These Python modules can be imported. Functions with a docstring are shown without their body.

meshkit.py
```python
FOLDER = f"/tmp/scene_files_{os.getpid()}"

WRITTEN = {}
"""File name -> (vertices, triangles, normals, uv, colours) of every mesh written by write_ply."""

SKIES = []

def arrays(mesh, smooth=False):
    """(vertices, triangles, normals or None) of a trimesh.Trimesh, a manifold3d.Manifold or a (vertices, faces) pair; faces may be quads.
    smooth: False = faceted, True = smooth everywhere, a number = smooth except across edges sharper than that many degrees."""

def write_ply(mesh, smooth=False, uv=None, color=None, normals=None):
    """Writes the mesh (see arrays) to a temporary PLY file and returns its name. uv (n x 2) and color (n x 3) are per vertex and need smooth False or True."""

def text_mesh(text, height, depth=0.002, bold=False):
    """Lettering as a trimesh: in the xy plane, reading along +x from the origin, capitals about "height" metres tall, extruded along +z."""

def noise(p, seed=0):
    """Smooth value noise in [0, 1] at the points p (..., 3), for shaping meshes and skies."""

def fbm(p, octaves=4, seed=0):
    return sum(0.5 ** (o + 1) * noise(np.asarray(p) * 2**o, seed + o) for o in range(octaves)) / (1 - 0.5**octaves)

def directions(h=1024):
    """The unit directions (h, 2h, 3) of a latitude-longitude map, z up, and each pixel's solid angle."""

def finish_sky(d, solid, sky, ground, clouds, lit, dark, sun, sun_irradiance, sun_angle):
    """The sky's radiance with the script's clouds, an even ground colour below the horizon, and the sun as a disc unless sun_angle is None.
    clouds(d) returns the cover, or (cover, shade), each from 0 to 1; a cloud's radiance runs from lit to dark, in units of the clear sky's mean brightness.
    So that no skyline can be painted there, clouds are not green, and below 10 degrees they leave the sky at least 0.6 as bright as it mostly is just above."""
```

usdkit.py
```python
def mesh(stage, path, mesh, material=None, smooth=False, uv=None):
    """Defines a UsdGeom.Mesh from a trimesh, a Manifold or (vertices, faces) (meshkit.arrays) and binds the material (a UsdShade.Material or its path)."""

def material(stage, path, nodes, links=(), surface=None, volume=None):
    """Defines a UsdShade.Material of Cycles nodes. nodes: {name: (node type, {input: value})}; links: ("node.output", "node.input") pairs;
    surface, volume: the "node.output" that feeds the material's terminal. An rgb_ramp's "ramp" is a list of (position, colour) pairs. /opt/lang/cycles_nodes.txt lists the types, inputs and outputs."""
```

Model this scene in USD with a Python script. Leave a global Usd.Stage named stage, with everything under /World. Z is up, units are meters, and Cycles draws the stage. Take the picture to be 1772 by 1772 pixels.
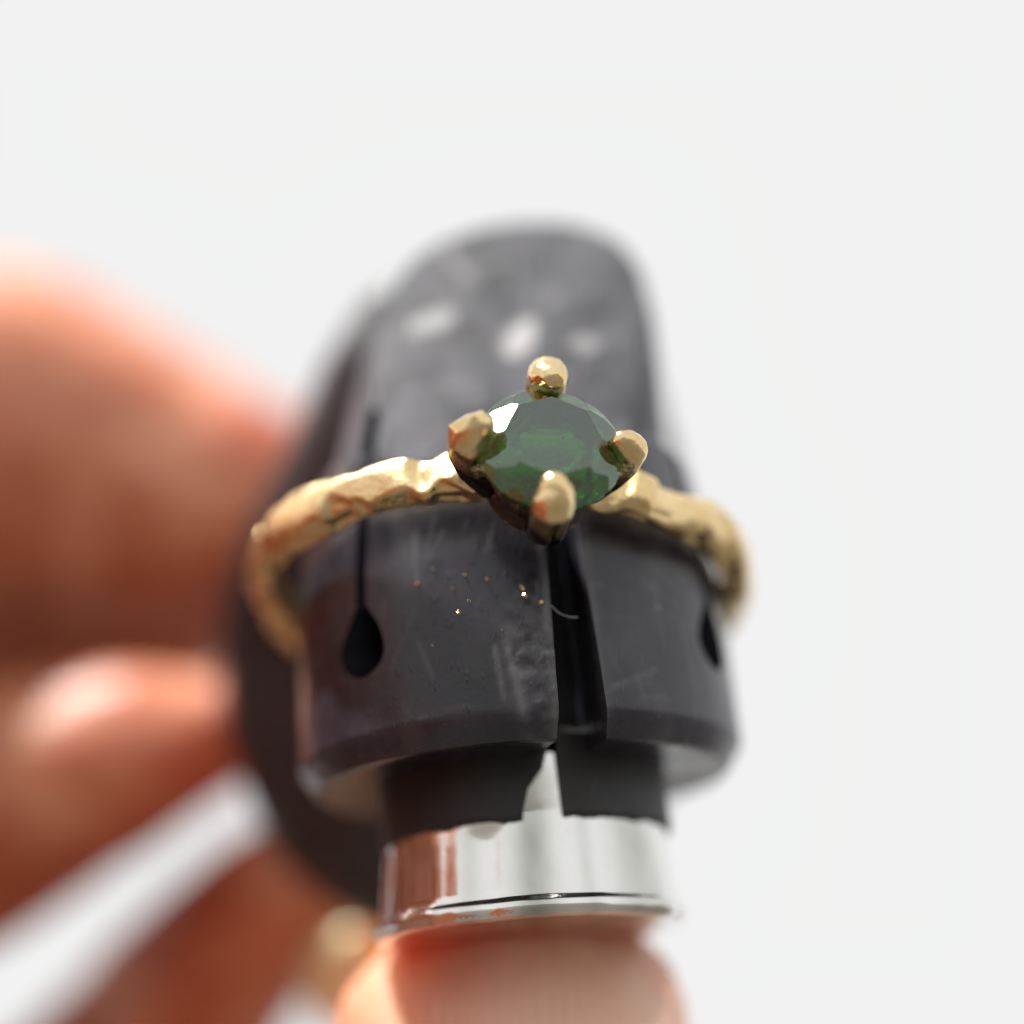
import math
import numpy as np
import trimesh
import manifold3d as m3
import usdkit, meshkit
from pxr import Usd, UsdGeom, UsdLux, UsdShade, Gf, Sdf

rng = np.random.default_rng(7)
stage = Usd.Stage.CreateInMemory()
UsdGeom.SetStageUpAxis(stage, UsdGeom.Tokens.z)
UsdGeom.SetStageMetersPerUnit(stage, 1.0)
UsdGeom.Xform.Define(stage, "/World")
UsdGeom.Scope.Define(stage, "/World/Looks")
stage.SetDefaultPrim(stage.GetPrimAtPath("/World"))

# ------------------------------------------------------------------ camera, sky, sun
PITCH = math.radians(34)          # the ring is held up against the sky, the lens looks up at it
EYE = np.array([0.0, 0.0, 1.45])
T = 0.295                         # tangent of half the field of view
FOCUS = 59.7                      # millimetres
APERTURE = 6.0                    # millimetres
EXPOSURE = 1.6
SKY_LEVEL = 0.885 / 2 ** EXPOSURE
SUN = (-0.40, 0.28, 0.86)         # direction towards the sun in the camera's own axes (right, forward, up)
SUN_I = 1.0

cp, sp = math.cos(PITCH), math.sin(PITCH)
ROT = np.array([[1, 0, 0], [0, cp, -sp], [0, sp, cp]])   # camera axes -> world


def W(v):
    """millimetres in the camera's axes (right, forward, up) -> world metres"""
    return np.asarray(v, float) @ ROT.T * 0.001 + EYE


def P(px, py, d):
    """photo pixel and depth in millimetres -> millimetres in the camera's axes"""
    return np.array([(px - 886) / 886 * T * d, d, (886 - py) / 886 * T * d])


cam = UsdGeom.Camera.Define(stage, "/World/camera")
cam.CreateFocalLengthAttr(50.0)
cam.CreateHorizontalApertureAttr(100.0 * T)
cam.CreateVerticalApertureAttr(100.0 * T)
cam.CreateFStopAttr(50.0 / APERTURE)
cam.CreateFocusDistanceAttr(FOCUS * 0.001)
cam.CreateClippingRangeAttr(Gf.Vec2f(0.004, 2000))
cam.CreateExposureAttr(EXPOSURE)
cam.AddTranslateOp().Set(Gf.Vec3d(*EYE))
cam.AddRotateXOp().Set(90 + math.degrees(PITCH))

sunw = ROT @ np.array(SUN)
sunw /= np.linalg.norm(sunw)
SKY_K = 0.1
sky_mat = usdkit.material(stage, "/World/Looks/sky_look", {
    "sky": ("sky_texture", {"sky_type": "single_scattering", "sun_disc": False, "sun_elevation": float(math.asin(sunw[2])), "sun_rotation": float(math.atan2(sunw[0], sunw[1]))}),
    "cover": ("mix_color", {"blend_type": "mix", "fac": 0.9999, "use_clamp": False, "b": (SKY_LEVEL / SKY_K,) * 3}),
    "bg": ("background_shader", {"strength": SKY_K}),
}, [("sky.color", "cover.a"), ("cover.result", "bg.color")], surface="bg.background")
dome = UsdLux.DomeLight.Define(stage, "/World/sky")
UsdShade.MaterialBindingAPI.Apply(dome.GetPrim()).Bind(sky_mat)
dome.GetPrim().SetCustomDataByKey("kind", "structure")

sun = UsdLux.DistantLight.Define(stage, "/World/sun")
sun.CreateIntensityAttr(SUN_I)
sun.CreateAngleAttr(3.0)
sun.CreateColorAttr(Gf.Vec3f(1.0, 0.965, 0.91))
sun.GetPrim().CreateAttribute("inputs:normalize", Sdf.ValueTypeNames.Bool).Set(True)
q = Gf.Rotation(Gf.Vec3d(0, 0, 1), Gf.Vec3d(*sunw.tolist()))
sun.AddTransformOp().Set(Gf.Matrix4d().SetRotate(q))

# ------------------------------------------------------------------ helpers
used = {}


def numbered(parent, name):
    k = (parent, name)
    n = used.get(k, 0)
    used[k] = n + 1
    return name if n == 0 else f"{name}_{n:03d}"


def tag(prim, label=None, cat=None, group=None, kind=None):
    for k, v in (("label", label), ("category", cat), ("group", group), ("kind", kind)):
        if v:
            prim.SetCustomDataByKey(k, v)


BASE = {}


def thing(name, base, label, cat, group=None):
    """an Xform at the thing's base; base in camera millimetres"""
    path = "/World/" + numbered("/World", name)
    x = UsdGeom.Xform.Define(stage, path)
    w = W(base)
    x.AddTranslateOp().Set(Gf.Vec3d(*w.tolist()))
    tag(x.GetPrim(), label, cat, group)
    BASE[path] = w
    return path


def part(parent, name, mesh, mat, smooth=30, label=None, root=None):
    """mesh in camera millimetres -> Mesh prim under parent"""
    path = parent + "/" + numbered(parent, name)
    root = root or parent
    while root not in BASE:
        root = root.rpartition("/")[0]
    v, f, n = meshkit.arrays(mesh, smooth)
    v = W(v) - BASE[root]
    m = usdkit.mesh(stage, path, (v, f), None)
    if n is not None:
        n = n @ ROT.T
        m.CreateNormalsAttr([Gf.Vec3f(*map(float, x)) for x in n])
        m.SetNormalsInterpolation("vertex")
    UsdShade.MaterialBindingAPI.Apply(m.GetPrim()).Bind(mat)
    if label:
        m.GetPrim().SetCustomDataByKey("label", label)
    return path, m


def man(tm):
    return m3.Manifold(m3.Mesh(np.asarray(tm.vertices, np.float32), np.asarray(tm.faces, np.uint32)))


def tri(m):
    k = m.to_mesh()
    return trimesh.Trimesh(k.vert_properties[:, :3], k.tri_verts, process=False)


def ball(c, r, seg=24):
    return m3.Manifold.sphere(r, seg).translate([float(x) for x in c])


def chain(pts, seg=24):
    """pts: (centre, radius) -> union of the hulls of neighbours"""
    out = []
    for (a, ra), (b, rb) in zip(pts[:-1], pts[1:]):
        out.append(m3.Manifold.batch_hull([ball(a, ra, seg), ball(b, rb, seg)]))
    return m3.Manifold.batch_boolean(out, m3.OpType.Add)


def frame(o, x, y, z):
    """local (x, y, z) -> camera millimetres"""
    M = np.stack([x, y, z], 1)
    return lambda v: np.asarray(v, float) @ M.T + o


def unit(v):
    v = np.asarray(v, float)
    return v / np.linalg.norm(v)


def place(tm, fr):
    tm = tm.copy()
    tm.vertices = fr(tm.vertices)
    return tm


def hammer(v, n, count, depth, reach, seed, jitter=0.25):
    """cuts small flats into the surface v (normals n): every flat is a plane a little below the surface"""
    r = np.random.default_rng(seed)
    idx = r.choice(len(v), min(count, len(v)), replace=False)
    t = np.zeros(len(v))
    for i in idx:
        nj = unit(n[i] + r.normal(0, jitter, 3))
        dj = r.uniform(*depth)
        d = v - v[i]
        near = np.linalg.norm(d, axis=1) < reach
        k = (d[near] @ nj) + dj
        c = n[near] @ nj
        fade = np.clip((reach - np.linalg.norm(d[near], axis=1)) / (0.3 * reach), 0, 1)
        tt = np.where(c > 0.3, k / np.maximum(c, 0.3), 0) * fade
        t[near] = np.maximum(t[near], np.clip(tt, 0, 2.2 * depth[1]))
    return v - n * t[:, None]


def vnormals(v, f):
    n = np.zeros_like(v)
    fn = np.cross(v[f[:, 1]] - v[f[:, 0]], v[f[:, 2]] - v[f[:, 0]])
    for k in range(3):
        np.add.at(n, f[:, k], fn)
    return n / np.maximum(np.linalg.norm(n, axis=1, keepdims=True), 1e-12)


# ------------------------------------------------------------------ materials (object space is metres: a scale of 1000 is one millimetre)
def mat(name, nodes, links, surface="p.BSDF"):
    nodes = {"tc": ("texture_coordinate", {}), **nodes}
    return usdkit.material(stage, "/World/Looks/" + name, nodes, links, surface=surface)


M = {}
M["gold"] = mat("gold_look", {
    "n1": ("noise_texture", {"scale": 900.0, "detail": 4.0}),
    "n2": ("noise_texture", {"scale": 5200.0, "detail": 3.0}),
    "ramp": ("rgb_ramp", {"ramp": [(0.3, (0.76, 0.54, 0.245)), (0.7, (0.92, 0.74, 0.42))]}),
    "rr": ("map_range", {"from_min": 0.3, "from_max": 0.7, "to_min": 0.09, "to_max": 0.24}),
    "b": ("bump", {"strength": 0.35, "distance": 0.00006}),
    "at": ("attribute", {"attribute": "wear_light"}),
    "mw": ("mix_color", {"blend_type": "mix", "b": (0.030, 0.019, 0.012)}),  # dark mix tone for the shade painted low on the claws
    "p": ("principled_bsdf", {"metallic": 1.0}),
}, [("tc.object", "n1.vector"), ("tc.object", "n2.vector"), ("n1.fac", "ramp.fac"), ("n1.fac", "rr.value"), ("n2.fac", "b.height"),
    ("at.fac", "mw.fac"), ("ramp.color", "mw.a"), ("mw.result", "p.base_color"), ("rr.result", "p.roughness"), ("b.normal", "p.normal")])

M["band"] = mat("band_gold_look", {
    "n1": ("noise_texture", {"scale": 900.0, "detail": 4.0}),
    "n2": ("noise_texture", {"scale": 5200.0, "detail": 3.0}),
    "ramp": ("rgb_ramp", {"ramp": [(0.3, (0.76, 0.54, 0.245)), (0.7, (0.92, 0.74, 0.42))]}),
    "rr": ("map_range", {"from_min": 0.3, "from_max": 0.7, "to_min": 0.20, "to_max": 0.40}),
    "b": ("bump", {"strength": 0.5, "distance": 0.00007}),
    "at": ("attribute", {"attribute": "wear_light"}),
    "mw": ("mix_color", {"blend_type": "mix", "b": (0.030, 0.019, 0.012)}),
    "p": ("principled_bsdf", {"metallic": 1.0}),
}, [("tc.object", "n1.vector"), ("tc.object", "n2.vector"), ("n1.fac", "ramp.fac"), ("n1.fac", "rr.value"), ("n2.fac", "b.height"),
    ("at.fac", "mw.fac"), ("ramp.color", "mw.a"), ("mw.result", "p.base_color"), ("rr.result", "p.roughness"), ("b.normal", "p.normal")])

M["gem"] = usdkit.material(stage, "/World/Looks/gem_look", {
    "g": ("glass_bsdf", {"color": (0.86, 0.95, 0.87), "IOR": 2.42, "roughness": 0.0}),
    "v": ("absorption_volume", {"color": (0.17, 0.76, 0.13), "density": 1300.0}),
}, surface="g.BSDF", volume="v.volume")

M["steel"] = mat("steel_look", {
    "m": ("mapping", {"scale": (900.0, 900.0, 900.0)}),
    "n1": ("noise_texture", {"scale": 1.0, "detail": 2.0}),
    "rr": ("map_range", {"from_min": 0.3, "from_max": 0.7, "to_min": 0.09, "to_max": 0.2}),
    "b": ("bump", {"strength": 0.25, "distance": 0.00004}),
    "at": ("attribute", {"attribute": "wear_light"}),
    "mw": ("mix_color", {"blend_type": "mix", "a": (0.88, 0.875, 0.85), "b": (0.40, 0.41, 0.36)}),  # second tone is for the reflection bands painted on the plug
    "p": ("principled_bsdf", {"metallic": 1.0}),
}, [("at.fac", "mw.fac"), ("mw.result", "p.base_color"), ("tc.object", "m.vector"), ("m.vector", "n1.vector"), ("n1.fac", "rr.value"), ("n1.fac", "b.height"), ("rr.result", "p.roughness"), ("b.normal", "p.normal")])


def plastic(name, lo, hi, rough, worn=False, ior=1.56):
    nodes = {
        "n1": ("noise_texture", {"scale": 420.0, "detail": 6.0, "roughness": 0.6}),
        "n2": ("noise_texture", {"scale": 3800.0, "detail": 5.0, "roughness": 0.7}),
        "ms": ("mapping", {"scale": (5200.0, 5200.0, 500.0), "rotation": (0.35, 0.25, 0.2)}),
        "ns": ("noise_texture", {"scale": 1.0, "detail": 2.0}),
        "sc": ("map_range", {"from_min": 0.62, "from_max": 0.72, "to_min": 0.0, "to_max": 1.0, "clamp": True}),
        "ramp": ("rgb_ramp", {"ramp": [(0.3, lo), (0.72, hi)]}),
        "sp": ("rgb_ramp", {"ramp": [(0.0, (0, 0, 0)), (0.70, (0, 0, 0)), (0.78, (1, 1, 1))]}),
        "mx": ("mix_color", {"blend_type": "mix", "b": tuple(min(1, 2.0 * x) for x in hi)}),
        "sum": ("math", {"math_type": "multiply_add", "value2": 0.5}),
        "sm": ("math", {"math_type": "multiply", "value2": 0.2}),
        "rr": ("map_range", {"from_min": 0.3, "from_max": 0.7, "to_min": rough - 0.08, "to_max": rough + 0.1}),
        "b": ("bump", {"strength": 0.32, "distance": 0.00006}),
        "p": ("principled_bsdf", {"ior": ior}),
    }
    links = [("tc.object", "n1.vector"), ("tc.object", "n2.vector"), ("tc.object", "ms.vector"), ("ms.vector", "ns.vector"), ("ns.fac", "sc.value"),
             ("n1.fac", "ramp.fac"), ("n2.fac", "sp.fac"), ("sc.result", "sm.value1"), ("sm.value", "mx.fac"), ("ramp.color", "mx.a"),
             ("n2.fac", "sum.value1"), ("sc.result", "sum.value3"), ("sum.value", "b.height"), ("n1.fac", "rr.value"),
             ("rr.result", "p.roughness"), ("b.normal", "p.normal")]
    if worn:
        nodes["at"] = ("attribute", {"attribute": "wear_light"})
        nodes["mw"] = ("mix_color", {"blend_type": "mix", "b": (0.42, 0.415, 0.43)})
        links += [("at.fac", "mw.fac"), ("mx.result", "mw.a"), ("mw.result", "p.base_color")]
    else:
        links += [("mx.result", "p.base_color")]
    return mat(name, nodes, links)


M["collet"] = plastic("collet_look", (0.008, 0.0075, 0.0115), (0.026, 0.0245, 0.036), 0.25, worn=True)
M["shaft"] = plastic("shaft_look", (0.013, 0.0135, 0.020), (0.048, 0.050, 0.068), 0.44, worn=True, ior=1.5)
M["collar"] = plastic("shade_collar_look", (0.006, 0.0055, 0.006), (0.012, 0.011, 0.012), 0.5)
M["body"] = plastic("body_look", (0.012, 0.011, 0.012), (0.024, 0.022, 0.026), 0.24, worn=True)  # its pale mix carries the sky reflection painted on the rear jaw

M["skin"] = mat("skin_look", {
    "n1": ("noise_texture", {"scale": 190.0, "detail": 4.0}),
    "n2": ("noise_texture", {"scale": 2200.0, "detail": 4.0}),
    "ramp": ("rgb_ramp", {"ramp": [(0.36, (0.36, 0.082, 0.036)), (0.52, (0.46, 0.165, 0.082)), (0.66, (0.57, 0.275, 0.16))]}),
    "wv": ("wave_texture", {"scale": 640.0, "distortion": 16.0, "detail": 3.0, "detail_scale": 0.2}),
    "ad": ("math", {"math_type": "multiply_add", "value2": 0.55}),
    "b": ("bump", {"strength": 0.5, "distance": 0.00009}),
    "at": ("attribute", {"attribute": "wear_light"}),
    "mw": ("mix_color", {"blend_type": "mix", "b": (0.84, 0.60, 0.45)}),
    "p": ("principled_bsdf", {"roughness": 0.42, "specular_ior_level": 0.45, "subsurface_weight": 0.5, "subsurface_scale": 0.0010, "subsurface_radius": (1.0, 0.32, 0.16)}),
}, [("tc.object", "n1.vector"), ("tc.object", "n2.vector"), ("n1.fac", "ramp.fac"), ("ramp.color", "mw.a"), ("at.fac", "mw.fac"), ("mw.result", "p.base_color"), ("tc.object", "wv.vector"), ("wv.fac", "ad.value1"), ("n2.fac", "ad.value3"), ("ad.value", "b.height"), ("b.normal", "p.normal")])
M["nail"] = mat("nail_look", {
    "n1": ("noise_texture", {"scale": 300.0, "detail": 2.0}),
    "ramp": ("rgb_ramp", {"ramp": [(0.35, (0.72, 0.55, 0.33)), (0.65, (0.80, 0.66, 0.45))]}),
    "p": ("principled_bsdf", {"roughness": 0.25, "subsurface_weight": 0.5, "subsurface_scale": 0.001}),
}, [("tc.object", "n1.vector"), ("n1.fac", "ramp.fac"), ("ramp.color", "p.base_color")])
M["recess_shade"] = mat("recess_shade_look", {  # dark tones paint the deep shade under the stone into the cup
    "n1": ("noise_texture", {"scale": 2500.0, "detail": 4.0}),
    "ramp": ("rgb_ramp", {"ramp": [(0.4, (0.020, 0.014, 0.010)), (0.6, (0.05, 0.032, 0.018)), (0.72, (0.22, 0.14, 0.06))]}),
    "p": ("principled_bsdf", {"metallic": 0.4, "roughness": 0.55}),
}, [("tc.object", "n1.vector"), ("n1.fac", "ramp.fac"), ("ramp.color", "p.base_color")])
M["inclusion"] = mat("inclusion_look", {"p": ("principled_bsdf", {"base_color": (0.03, 0.05, 0.03), "roughness": 0.6})}, [])
M["fibre"] = mat("fibre_look", {"p": ("principled_bsdf", {"base_color": (0.25, 0.24, 0.27), "roughness": 0.5})}, [])
M["ground"] = mat("ground_look", {
    "n1": ("noise_texture", {"scale": 3.0, "detail": 6.0}),
    "ramp": ("rgb_ramp", {"ramp": [(0.3, (0.040, 0.036, 0.032)), (0.7, (0.065, 0.058, 0.050))]}),
    "p": ("principled_bsdf", {"roughness": 0.9}),
}, [("tc.object", "n1.vector"), ("n1.fac", "ramp.fac"), ("ramp.color", "p.base_color")])

# ------------------------------------------------------------------ setting
g = 600.0
gm = usdkit.mesh(stage, "/World/ground", (np.array([[-g, -g, 0], [g, -g, 0], [g, g, 0], [-g, g, 0]]), np.array([[0, 1, 2, 3]])), M["ground"])
tag(gm.GetPrim(), kind="structure")

# ------------------------------------------------------------------ the ring holder
A0 = np.array([-0.05, 69.5, -4.2])                       # on the tool's axis, level with the ring
AX = unit([-0.068, math.sin(math.radians(20)), math.cos(math.radians(20))])
EF = unit(np.array([0, -1.0, 0]) - AX * (-AX[1]))        # towards the lens
ER = np.cross(AX, EF) * 1.0
if ER[0] < 0:
    ER = -ER
TOOL = frame(A0, ER, -EF, AX)                            # local x right, y away, z up the axis
holder = thing("ring_holder", TOOL([0, 0, -12.6]), "black slotted ring holder with steel plug end, the gold ring clamped round it", "ring holder")


def revolve(profile, seg=160):
    """closed profile of (radius, z) -> Manifold around z"""
    cs = m3.CrossSection([np.array(profile, np.float32)], m3.FillRule.NonZero)
    return m3.Manifold.revolve(cs, seg)


def radial_slot(az, width, z0, z1, r0=3.0, r1=12.0):
    """slab through the wall at azimuth az (degrees, 0 = towards the lens, + = right)"""
    b = m3.Manifold.cube([width, r1 - r0, z1 - z0]).translate([-width / 2, -r1, z0])
    return b.rotate([0, 0, az])


def wide_slot(z0, z1):
    """the wide slot, which opens towards the end"""
    cs = m3.CrossSection([np.array([(-0.66, z0), (1.25, z0), (0.56, z1), (-0.58, z1)], np.float32)], m3.FillRule.NonZero)
    return m3.Manifold.extrude(cs, 9.0).rotate([90, 0, 0]).translate([0, -3.0, 0]).rotate([0, 0, 14.2])


def keyhole(az, z, r, narrow, rise):
    """drop shaped end of a slot: a drilled hole that runs to a point upwards"""
    a = np.linspace(0, 2 * np.pi, 40, endpoint=False)
    ring = [(r * math.sin(t) * (1 + 0.07 * math.sin(3 * t + 1)), r * 1.08 * math.cos(t)) for t in a]
    pts = np.array(ring + [(narrow / 2, rise), (-narrow / 2, rise)])
    from shapely.geometry import MultiPoint
    hull = np.array(MultiPoint(pts).convex_hull.exterior.coords)[:-1]
    cs = m3.CrossSection([hull.astype(np.float32)], m3.FillRule.NonZero)
    return m3.Manifold.extrude(cs, 9.0).rotate([90, 0, 0]).translate([0, -3.0, z]).rotate([0, 0, az])




def flat(y0, z0, y1, z1):
    """plane through two points of the front profile; keeps what is behind it"""
    n = unit([0, z1 - z0, -(y1 - y0)])
    n = n if n[1] > 0 else -n
    return n.tolist(), float(n @ np.array([0, y0, z0]))


collet = revolve([(5.0, -6.7), (7.75, -6.85), (8.0, -6.8), (8.45, -6.15), (8.56, -5.9),
                  (8.40, 0), (8.12, 2.6), (7.70, 5.2), (7.5, 5.45), (5.6, 5.5), (5.6, -4.0), (5.0, -5.0)], 220)
cut = [wide_slot(-8.5, 3.2), keyhole(14.2, 3.6, 1.0, 1.2, 0.6)]
for az in (-39.5, 62, 110, -92, 166, -150):
    cut += [radial_slot(az, 0.50, -2.1, 12), keyhole(az, -2.65, 1.08, 0.50, 1.55)]
# the worn lower corner beside the wide slot, broken off
for (az, z, rad, r) in ((9.3, -7.3, 8.9, 0.85), (6.4, -7.55, 8.8, 0.9), (3.0, -7.5, 8.75, 0.75), (11.2, -6.9, 8.9, 0.45), (-2.5, -7.35, 8.8, 0.6)):
    a = math.radians(az)
    cut.append(m3.Manifold.sphere(r, 14).scale([1.3, 1.0, 0.9]).rotate([20 * az, 33, 12 * az]).translate([rad * math.sin(a), -rad * math.cos(a), z]))
# a dark collar stands in for the shaded gap; it is cut away beside the slot, so that the steel shows through
collar = revolve([(5.36, -9.0), (5.48, -9.0), (5.56, -8.85), (5.52, -6.0), (5.36, -6.0)], 160)
wedge = m3.CrossSection([np.array([(-0.85, -9.9), (0.85, -9.9), (0.66, -6.35), (0.40, -6.35), (0.1, -7.3), (-0.45, -7.9), (-0.7, -8.7)], np.float32)], m3.FillRule.NonZero)
collar = collar + revolve([(0, -6.25), (5.45, -6.25), (5.45, -6.1), (4.6, -5.6), (4.3, 4.0), (0, 4.0)], 80)  # core added inside the bore to keep the wide slot dark
collar = collar - m3.Manifold.extrude(wedge, 6.0).rotate([90, 0, 0]).translate([0, -3.0, 0]).rotate([0, 0, 7.0])
kt = tri(collar.refine_to_length(0.18))
v = np.array(kt.vertices)
jag = (meshkit.fbm(np.stack([np.arctan2(v[:, 0], -v[:, 1]) * 7.0, v[:, 2] * 0, v[:, 2] * 0], 1) + 3, 4, 14) - 0.5) * 0.34
v[:, 2] += jag * np.clip((-7.6 - v[:, 2]) / 1.2, 0, 1)
part(holder, "shade_collar", trimesh.Trimesh(TOOL(v), np.array(kt.faces), process=False), M["collar"], 28)
collet = collet.trim_by_plane(*flat(-8.05, 3.6, -4.75, 5.5))
collet = collet - m3.Manifold.batch_boolean(cut, m3.OpType.Add)
ct = tri(collet.refine_to_length(0.17))
v = np.array(ct.vertices)
rad = np.linalg.norm(v[:, :2], axis=1)
az = np.degrees(np.arctan2(v[:, 0], -v[:, 1]))
# fine dents on the worn corner left of the slot
patch = np.exp(-((az - 6) / 6.5) ** 2 - ((v[:, 2] + 4.2) / 2.2) ** 2) * (rad > 7.9)
dn = meshkit.fbm(v * 2.3 + 40, 4, 3) - 0.5
v[:, :2] *= (1 + (patch * dn * 0.035) + (rad > 7.5) * 0.0018 * (meshkit.fbm(v * 0.9, 3, 8) - 0.5))[:, None]
wear_light = np.clip(patch * (meshkit.fbm(v * 3.1, 4, 12) - 0.48) * 1.2, 0, 0.08)
wear_light = wear_light + 0.05 * np.clip((meshkit.fbm(v * np.array([1, 1, 0.35]) * 0.8 + 9, 4, 5) - 0.5) * 4, 0, 1) * (rad > 7.5)
# rubbed, paler arrises along the wide slot
for a0, wdt in ((9.1, 1.2), (19.8, 2.0)):
    wear_light += 0.12 * np.exp(-((az - a0) / wdt) ** 2) * (rad > 7.9) * (0.5 + meshkit.fbm(v * 1.7, 3, 21))
# long scratches and many fine ones
fine = []
for _ in range(34):
    a0, z0 = rng.uniform(-50, 60), rng.uniform(-6.0, 0.5)
    ln, an = rng.uniform(0.5, 2.6), math.radians(rng.choice([75, 100, 12, 160]) + rng.normal(0, 14))
    fine.append((a0, z0, a0 + math.degrees(ln * math.cos(an) / 8.4), z0 + ln * math.sin(an), 0.075, rng.uniform(0.06, 0.22)))
for (a0, z0, a1, z1, wd, s) in (*fine, (-4.0, -3.6, -2.6, -5.4, 0.10, 0.45), (-1.2, -3.4, 1.5, -5.9, 0.13, 0.4), (1.2, -4.4, 2.5, -5.7, 0.16, 0.2)):
    p = np.stack([np.radians(az) * 8.4, v[:, 2]], 1)
    A, B = np.array([math.radians(a0) * 8.4, z0]), np.array([math.radians(a1) * 8.4, z1])
    t = np.clip(((p - A) @ (B - A)) / ((B - A) @ (B - A)), 0, 1)
    wear_light += 0.45 * s * np.exp(-(np.linalg.norm(p - A - t[:, None] * (B - A), axis=1) / wd) ** 2) * (rad > 8)


def with_wear_light(m, wear_light):  # real wear on collet and shaft
    UsdGeom.PrimvarsAPI(m).CreatePrimvar("wear_light", Sdf.ValueTypeNames.FloatArray, "vertex").Set([float(x) for x in wear_light])


def part_wear_light(parent, name, v, f, wear_light, mat, smooth):
    """as part(); the smoothing splits vertices, so the wear is carried over by position"""
    t = trimesh.Trimesh(v, f, process=False)
    sm = trimesh.graph.smooth_shade(t, angle=np.radians(smooth), facet_minarea=None)
    from scipy.spatial import cKDTree
    _, k = cKDTree(v).query(np.array(sm.vertices))
    path, m = part(parent, name, (np.array(sm.vertices), np.array(sm.faces)), mat, True)
    with_wear_light(m, np.clip(wear_light[k], 0, 1))
    return path


part_wear_light(holder, "collet", TOOL(v), np.array(ct.faces), wear_light, M["collet"], 28)

# upper shaft: round, with a front flat that leans back
prof = [(0, 5.0), (6.98, 5.0), (6.92, 5.7), (6.45, 9.5), (5.95, 12.4), (5.4, 14.3), (4.8, 15.3), (3.7, 16.2), (2.2, 16.8), (1.0, 17.05), (0, 17.1)]
shaft = revolve(prof, 140)
lean = math.atan2(2.3, 8.0)
shaft = shaft - m3.Manifold.cube([0.5, 6.0, 3.6]).translate([-5.25, -8.5, 4.0])
shaft = shaft.trim_by_plane([0, math.cos(lean), -math.sin(lean) * 1.0], float(-(4.75 * math.cos(lean)) - math.sin(lean) * 5.5))
st = tri(shaft.refine_to_length(0.35))
v = np.array(st.vertices)
v[:, 0] += 0.15 * np.clip(v[:, 2] - 6.0, 0, None)      # it leans a little to the right
v += (meshkit.fbm(v * 0.6, 3, 2) - 0.5)[:, None] * 0.10
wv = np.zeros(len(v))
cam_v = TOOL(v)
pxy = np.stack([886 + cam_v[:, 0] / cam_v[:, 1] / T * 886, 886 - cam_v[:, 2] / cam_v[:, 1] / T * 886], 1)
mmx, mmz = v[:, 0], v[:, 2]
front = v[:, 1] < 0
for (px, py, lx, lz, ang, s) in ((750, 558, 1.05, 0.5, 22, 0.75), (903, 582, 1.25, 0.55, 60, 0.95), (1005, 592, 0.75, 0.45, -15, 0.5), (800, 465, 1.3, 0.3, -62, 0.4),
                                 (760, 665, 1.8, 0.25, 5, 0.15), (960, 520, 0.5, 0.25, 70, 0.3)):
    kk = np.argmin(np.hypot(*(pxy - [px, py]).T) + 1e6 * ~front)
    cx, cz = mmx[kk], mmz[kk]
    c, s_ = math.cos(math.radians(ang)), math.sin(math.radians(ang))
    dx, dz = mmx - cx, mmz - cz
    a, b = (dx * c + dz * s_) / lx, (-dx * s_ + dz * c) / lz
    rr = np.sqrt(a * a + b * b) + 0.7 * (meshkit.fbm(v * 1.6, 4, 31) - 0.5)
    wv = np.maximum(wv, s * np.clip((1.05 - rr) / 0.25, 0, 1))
wv = np.maximum(wv, 0.035 * np.clip((meshkit.fbm(v * 0.9 + 5, 4, 17) - 0.45) * 4, 0, 1))
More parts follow.
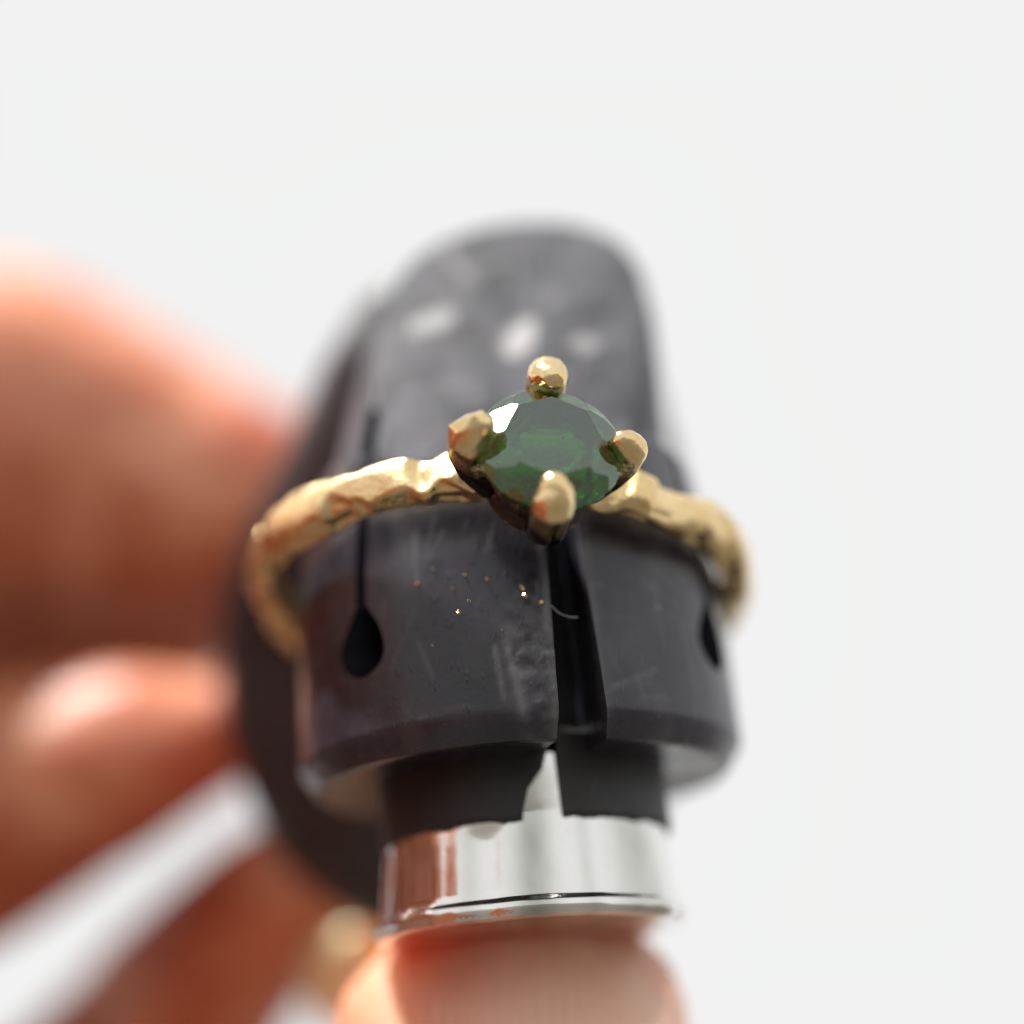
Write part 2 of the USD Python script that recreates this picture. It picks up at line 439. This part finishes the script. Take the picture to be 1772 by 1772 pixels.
part_wear_light(holder, "shaft", TOOL(v), np.array(st.faces), wv, M["shaft"], 28)

# broad rear jaw behind the collet, rounded, tapering to the top
rows = [(440, 893, 60), (455, 888, 140), (480, 880, 188), (520, 864, 236), (620, 845, 282), (750, 832, 328), (880, 818, 376), (1000, 808, 414), (1120, 802, 428), (1250, 806, 422),
        (1360, 795, 372), (1450, 768, 312), (1530, 800, 270), (1590, 840, 225), (1630, 865, 160), (1650, 880, 80)]
ry = np.array([r[0] for r in rows], float)
yy = np.unique(np.concatenate([np.linspace(440, 1650, 90), ry]))
V, F, seg = [], [], 72
for y in yy:
    xc, hw = np.interp(y, ry, [r[1] for r in rows]), np.interp(y, ry, [r[2] for r in rows])
    d = np.interp(y, [395, 1120, 1650], [79.0, 84.0, 82.5])
    c, r = P(xc, y, d), hw / 886 * T * d
    dep = min(0.52 * r, 5.6)
    for k in range(seg):
        t = 2 * math.pi * k / seg
        V.append(c + np.array([r * math.cos(t), dep * math.sin(t), 0]))
n = len(yy)
for i in range(n - 1):
    for k in range(seg):
        a, b = i * seg + k, i * seg + (k + 1) % seg
        F += [(a, a + seg, b), (b, a + seg, b + seg)]
V += [np.mean(V[:seg], 0), np.mean(V[-seg:], 0)]
for k in range(seg):
    F += [(len(V) - 2, k, (k + 1) % seg), (len(V) - 1, (n - 1) * seg + (k + 1) % seg, (n - 1) * seg + k)]
bm = trimesh.Trimesh(np.array(V), np.array(F), process=False)
bm.fix_normals()
trimesh.smoothing.filter_taubin(bm, iterations=12)
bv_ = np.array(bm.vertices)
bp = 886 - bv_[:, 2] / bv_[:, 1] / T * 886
sky_sheen = np.clip((640 - bp) / 90, 0, 1) * np.clip(0.35 + 1.2 * (meshkit.fbm(bv_ * 0.5, 4, 6) - 0.5), 0, 1) * 0.55  # pale sky reflection painted into the upper flank, broken up by noise
part_wear_light(holder, "rear_jaw", bv_, np.array(bm.faces), sky_sheen, M["body"], 60)

# steel plug
plug = revolve([(0, -6.6), (5.20, -6.6), (5.28, -6.75), (5.32, -9.0), (5.36, -9.5), (5.60, -11.7), (5.86, -11.95), (5.90, -12.2), (5.78, -12.42), (5.5, -12.5), (0, -12.5)], 160)
pt = tri(plug.refine_to_length(0.3))
v = np.array(pt.vertices)
a = np.arctan2(v[:, 0], -v[:, 1])
flute = sum(k * np.sin(m * a + p) for m, k, p in ((7, 0.014, 0.3), (13, 0.009, 1.9), (23, 0.005, 4.0), (41, 0.002, 2.0)))
v[:, :2] *= (1 + flute * np.clip((np.hypot(v[:, 0], v[:, 1]) - 4.93) * 3, 0, 1) * np.clip((-9.0 - v[:, 2]) * 2, 0, 1) * 0.8)[:, None]
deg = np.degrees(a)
reflection_streaks = sum(k * np.exp(-((deg - c0) / w0) ** 2) for c0, w0, k in ((2, 7, 0.8), (46, 12, 0.55), (-22, 4, 0.3), (22, 3, 0.25), (-60, 9, 0.5)))  # reflection bands painted into the steel colour as darker streaks
reflection_streaks = np.clip(reflection_streaks * (0.55 + 0.9 * meshkit.fbm(v * [1.5, 1.5, 0.5], 3, 77)) + 0.1 * meshkit.fbm(v * 4, 3, 5), 0, 1)
part_wear_light(holder, "steel_plug", TOOL(v), np.array(pt.faces), reflection_streaks, M["steel"], 40)

# ------------------------------------------------------------------ the ring
TILT = math.radians(27)
RA = np.array([0, math.sin(TILT), math.cos(TILT)])       # ring axis
R0 = np.array([0, -math.cos(TILT), math.sin(TILT)])
TURN = math.radians(8.8)
G = R0 * math.cos(TURN) + np.array([1.0, 0, 0]) * math.sin(TURN)      # towards the stone
TX = np.array([1.0, 0, 0]) * math.cos(TURN) - R0 * math.sin(TURN)     # to the right along the band
RC = np.array([-0.47, 69.5, -3.0])
D_GIRDLE = 11.46
RING = frame(RC, TX, G, RA)
ring = thing("gold_ring", RC, "hammered yellow gold ring with round green stone in four claws", "ring")

nt, npf = 760, 64
th = np.linspace(0, 2 * np.pi, nt, endpoint=False)
ph = np.linspace(0, 2 * np.pi, npf, endpoint=False)
TH, PH = np.meshgrid(th, ph, indexing="ij")
hw = 0.98 + 0.10 * np.sin(5 * TH + 1) + 0.07 * np.sin(11 * TH)
ht = 0.66 + 0.05 * np.sin(7 * TH + 2)
se = lambda c, e: np.sign(c) * np.abs(c) ** e
ra = 9.42 + ht * se(np.cos(PH), 0.75)
zz = hw * se(np.sin(PH), 0.8) + 0.06 * np.sin(9 * TH)
bv = np.stack([ra * np.sin(TH), ra * np.cos(TH), zz], -1).reshape(-1, 3)
i, j = np.meshgrid(np.arange(nt), np.arange(npf), indexing="ij")
a, b = (i * npf + j), (i * npf + (j + 1) % npf)
c, d = (((i + 1) % nt) * npf + j), (((i + 1) % nt) * npf + (j + 1) % npf)
bf = np.concatenate([np.stack([a, c, b], -1).reshape(-1, 3), np.stack([b, c, d], -1).reshape(-1, 3)])
t0 = trimesh.Trimesh(bv, bf, process=False)
if t0.volume < 0:
    bf = bf[:, ::-1]
bn = vnormals(bv, bf)
outer = np.linalg.norm(bv[:, :2], axis=1) > 9.0
bv2 = hammer(bv, bn, 130, (0.04, 0.14), 1.7, 8)
bv2 = np.where(outer[:, None], bv2, bv)
bt = trimesh.Trimesh(bv2, bf, process=False)
trimesh.smoothing.filter_taubin(bt, iterations=7)
part(ring, "band", place(bt, RING), M["band"], 40)

# the stone: a round brilliant cut out of a cylinder by its facet planes
RG = 2.56
stone = m3.Manifold.cylinder(4.0, RG, RG, 64).translate([0, 0, -2.4])


def facet(m, az, angle, rad, z):
    """keeps what is below a plane through (rad, z) at azimuth az that slopes by angle from the girdle plane"""
    s, c = math.sin(math.radians(angle)), abs(math.cos(math.radians(angle)))
    up = 1 if z >= 0 else -1
    nrm = np.array([math.sin(math.radians(az)) * s, math.cos(math.radians(az)) * s, up * c])
    pt = np.array([math.sin(math.radians(az)) * rad, math.cos(math.radians(az)) * rad, z])
    return m.trim_by_plane((-nrm).tolist(), float(-(nrm @ pt)))


RT, HC = 1.70, 0.78
stone = stone.trim_by_plane([0, 0, -1], -HC)
for k in range(8):
    stone = facet(stone, 45 * k, 42.5, RG * 1.0, 0.05)
    stone = facet(stone, 45 * k + 22.5, 32.2, RT * math.cos(math.radians(22.5)), HC)
    stone = facet(stone, 45 * k, 40.5, RG, -0.05)
for k in range(16):
    stone = facet(stone, 22.5 * k + 11.25, 48.0, RG * 0.995, 0.06)
    stone = facet(stone, 22.5 * k + 11.25, 42.0, RG * 0.995, -0.06)
TIP = math.radians(8.0)                                  # the head sits tipped a little up the holder
GEM = frame(RC + G * D_GIRDLE, TX, RA * math.cos(TIP) - G * math.sin(TIP), G * math.cos(TIP) + RA * math.sin(TIP))
gem_path, _ = part(ring, "gemstone", place(tri(stone), GEM), M["gem"], False, label="round brilliant cut green stone, dark with bright green glints")
for (x, y, h, lx, ly, an) in ((0.85, 0.55, 0.55, 0.09, 0.05, 60), (0.35, 0.02, 0.50, 0.10, 0.05, 40), (-0.62, 0.75, 0.55, 0.12, 0.04, -40), (-0.25, 0.5, 0.45, 0.05, 0.03, 10), (0.55, -0.75, 0.5, 0.04, 0.03, 80), (0.1, 0.85, 0.5, 0.04, 0.03, 0)):
    t = trimesh.creation.icosphere(1, 1.0)
    t.vertices = (t.vertices + rng.normal(0, 0.12, t.vertices.shape)) * [lx, ly, 0.03]
    t.apply_transform(trimesh.transformations.rotation_matrix(math.radians(an), [0, 0, 1]))
    t.apply_translation([x, y, h])
    part(gem_path, "inclusion", place(t, GEM), M["inclusion"], True)

# four claws
for k, (az, w, tip, seed) in enumerate(((0, 0.74, -0.14, 11), (90, 0.62, 0.0, 12), (180, 0.75, -0.05, 13), (270, 0.84, 0.42, 14))):
    s, c = math.sin(math.radians(az)), math.cos(math.radians(az))
    e = lambda r, h: np.array([s * r, c * r, h])
    o = (0.30, 0.08, -0.18, 0.08)[k]
    pts = [(e(1.75, -2.0), 0.66), (e(2.40, -1.15), w * 0.92), (e(2.66 + o, -0.25), w * 1.0), (e(2.68 + o, 0.30), w), (e(2.50 + o, 0.62 + tip), w * (0.9, 0.86, 0.86, 0.62)[k]), (e(2.30 + o, 0.78 + tip), w * (0.8, 0.66, 0.7, 0.3)[k])]
    rc = np.random.default_rng(seed)
    knots = [(p + rc.normal(0, 0.03, 3), rad, m3.Manifold.sphere(1.0, 8 if k == 3 else 16).rotate((rc.random(3) * 90).tolist())) for p, rad in pts]
    hull = [m3.Manifold.batch_hull([m.scale([rad] * 3).translate([float(x) for x in p]) for p, rad, m in (a_, b_)]) for a_, b_ in zip(knots[:-1], knots[1:])]
    tm = tri(m3.Manifold.batch_boolean(hull, m3.OpType.Add).refine_to_length(0.10))
    tm = trimesh.Trimesh(tm.vertices, tm.faces, process=True)
    trimesh.smoothing.filter_taubin(tm, iterations=2)
    v = np.array(tm.vertices)
    recess_shade = np.clip((-0.42 - v[:, 2] + 0.7 * (meshkit.fbm(v * 2.2, 3, seed) - 0.5)) / 0.6, 0, 1) * 0.94  # shade below the stone painted into the lower claw stalks
    part_wear_light(ring, "claw", GEM(v), np.array(tm.faces), recess_shade, M["gold"], 20)
# the cup under the stone that joins the claws to the band
cup = revolve([(1.15, -2.4), (1.9, -2.4), (1.75, -1.9), (2.05, -1.1), (1.85, -0.9), (1.35, -1.6)], 48)
cm = tri(cup.refine_to_length(0.2))
v, f = np.array(cm.vertices), np.array(cm.faces)
part(ring, "setting", trimesh.Trimesh(GEM(v), f, process=False), M["recess_shade"], 30)

# ------------------------------------------------------------------ filings and a fibre on the collet


def on_collet(px, py, rad=8.46):
    dvec = P(px, py, 1.0)
    loc = np.stack([ER, -EF, AX])
    o, dd = loc @ (-A0), loc @ dvec
    A, B, C = dd[0] ** 2 + dd[1] ** 2, 2 * (o[0] * dd[0] + o[1] * dd[1]), o[0] ** 2 + o[1] ** 2 - rad ** 2
    t = (-B - math.sqrt(max(B * B - 4 * A * C, 0))) / (2 * A)
    return dvec * t


flakes = []
for (px, py, s) in ((793, 1060, 0.075), (722, 1010, 0.085), (903, 1018, 0.11), (908, 1031, 0.10), (936, 1042, 0.085), (805, 995, 0.05), (784, 1018, 0.045), (750, 985, 0.04), (748, 1118, 0.05), (842, 1002, 0.05), (1139, 1052, 0.06), (812, 1040, 0.04), (868, 1090, 0.045)):
    c = on_collet(px, py)
    t = trimesh.creation.icosphere(1, 1.0)
    t.vertices = t.vertices * 0.72 * s * rng.uniform(0.7, 1.5, 3) + rng.normal(0, 0.01, (len(t.vertices), 3))
    t.apply_transform(trimesh.transformations.random_rotation_matrix(rng.random(3)))
    t.apply_translation(c)
    flakes.append(t)
fl = thing("gold_filings", on_collet(793, 1060), "tiny specks of gold dust stuck to the black collet below the ring", "metal filings")
stage.RemovePrim(fl)
BASE.pop(fl)
fv = trimesh.util.concatenate(flakes)
usdm = usdkit.mesh(stage, "/World/gold_filings", (W(fv.vertices), np.array(fv.faces)), M["gold"])
tag(usdm.GetPrim(), "tiny specks of gold dust stuck to the black collet below the ring", "metal filings", kind="stuff")

hp = [on_collet(x, y, 8.40) for x, y in ((928, 1036), (945, 1043), (958, 1052), (966, 1060), (976, 1065), (987, 1068), (999, 1068))]
hair = chain([(p, 0.024) for p in hp], 8)
fib = thing("fibre", hp[0], "thin pale curled fibre lying across the wide slot of the holder", "fibre")
stage.RemovePrim(fib)
BASE.pop(fib)
hm = usdkit.mesh(stage, "/World/fibre", (W(tri(hair).vertices), np.array(tri(hair).faces)), M["fibre"])
tag(hm.GetPrim(), "thin pale curled fibre lying across the wide slot of the holder", "fibre")

# ------------------------------------------------------------------ the hand
fingers = {
    "thumb": [((512, 890, 101), 3.4), ((430, 880, 103), 6.2), ((250, 866, 105), 9.0), ((0, 806, 106), 12.1), (-45, 97, 3, 11.8), (-60, 76, 4, 12.5), (-68, 36, 8, 14)],
    "index": [((405, 1260, 90), 2.5), ((200, 1318, 90), 4.8), ((0, 1392, 91), 6.35), (-38, 84, -20, 7.4), (-62, 70, -22, 8.8), (-74, 34, -14, 11)],
    "middle": [((605, 1630, 90), 3.1), ((515, 1550, 89.5), 4.1), ((410, 1630, 92), 4.7), ((265, 1820, 96), 5.8), (-30, 92, -40, 6.8), (-54, 76, -46, 8.4), (-76, 32, -36, 10.8)],
    "ring": [((1008, 1776, 68.4), 4.2), ((795, 1802, 68.4), 4.7), ((905, 1856, 67.3), 6.3), ((880, 2010, 68), 6.5), ((790, 2330, 73), 7.0), ((640, 2700, 80), 7.4), (-28, 74, -62, 8.2), (-54, 60, -64, 9), (-74, 28, -57, 10.5)],
    "web": [((385, 1090, 106), 2.0), ((220, 1080, 108), 6.0), ((-100, 1095, 111), 9.4), (-56, 86, -12, 11), (-72, 36, -8, 12)],
    "little": [(-26, 88, -84, 4.8), (-42, 76, -86, 6.4), (-68, 32, -76, 9.5)],
}
J = {k: [(P(*c[0]), c[1]) if len(c) == 2 else (np.array(c[:3], float), c[3]) for c in ch] for k, ch in fingers.items()}
wrist = (np.array([-76.0, -40, -34]), 20)
fore = (np.array([-100.0, -125, -75]), 27)
palm = [J["thumb"][-1], J["index"][-1], J["middle"][-1], J["ring"][-1], J["little"][-1], wrist]
solid = [chain(c, 28) for c in J.values()]
solid.append(m3.Manifold.batch_hull([ball(c, r, 28) for c, r in palm]))
solid.append(chain([wrist, fore], 28))
hand = m3.Manifold.batch_boolean(solid, m3.OpType.Add).refine_to_length(1.4)
ht_ = tri(hand)
ht_ = trimesh.Trimesh(ht_.vertices, ht_.faces, process=True)
trimesh.smoothing.filter_taubin(ht_, iterations=14)
v = np.array(ht_.vertices)
nn = vnormals(v, np.array(ht_.faces))
v = v + nn * ((meshkit.fbm(v * 0.25, 3, 4) - 0.5) * 0.9)[:, None]
person = thing("person", J["thumb"][3][0], "hand gripping the black ring holder, thumb above, fingertips below and under the steel plug", "person")
# the fingertip that is pressed against the steel is paler
pale_tip = 0.85 * np.exp(-(np.linalg.norm((v - P(960, 1800, 63)) / [7.0, 9.0, 8.0], axis=1)) ** 2)
_, hm_ = part(person, "hand", trimesh.Trimesh(v, np.array(ht_.faces), process=False), M["skin"], True)
with_wear_light(hm_, pale_tip)
nail = trimesh.creation.icosphere(3, 1.0)
nv = np.array(nail.vertices) * [3.2, 1.0, 2.7]
nv[:, 1] += 0.10 * nv[:, 0] ** 2
nail = trimesh.Trimesh(nv + P(628, 1700, 84.6), nail.faces, process=False)
part(person, "fingernail", nail, M["nail"], True)
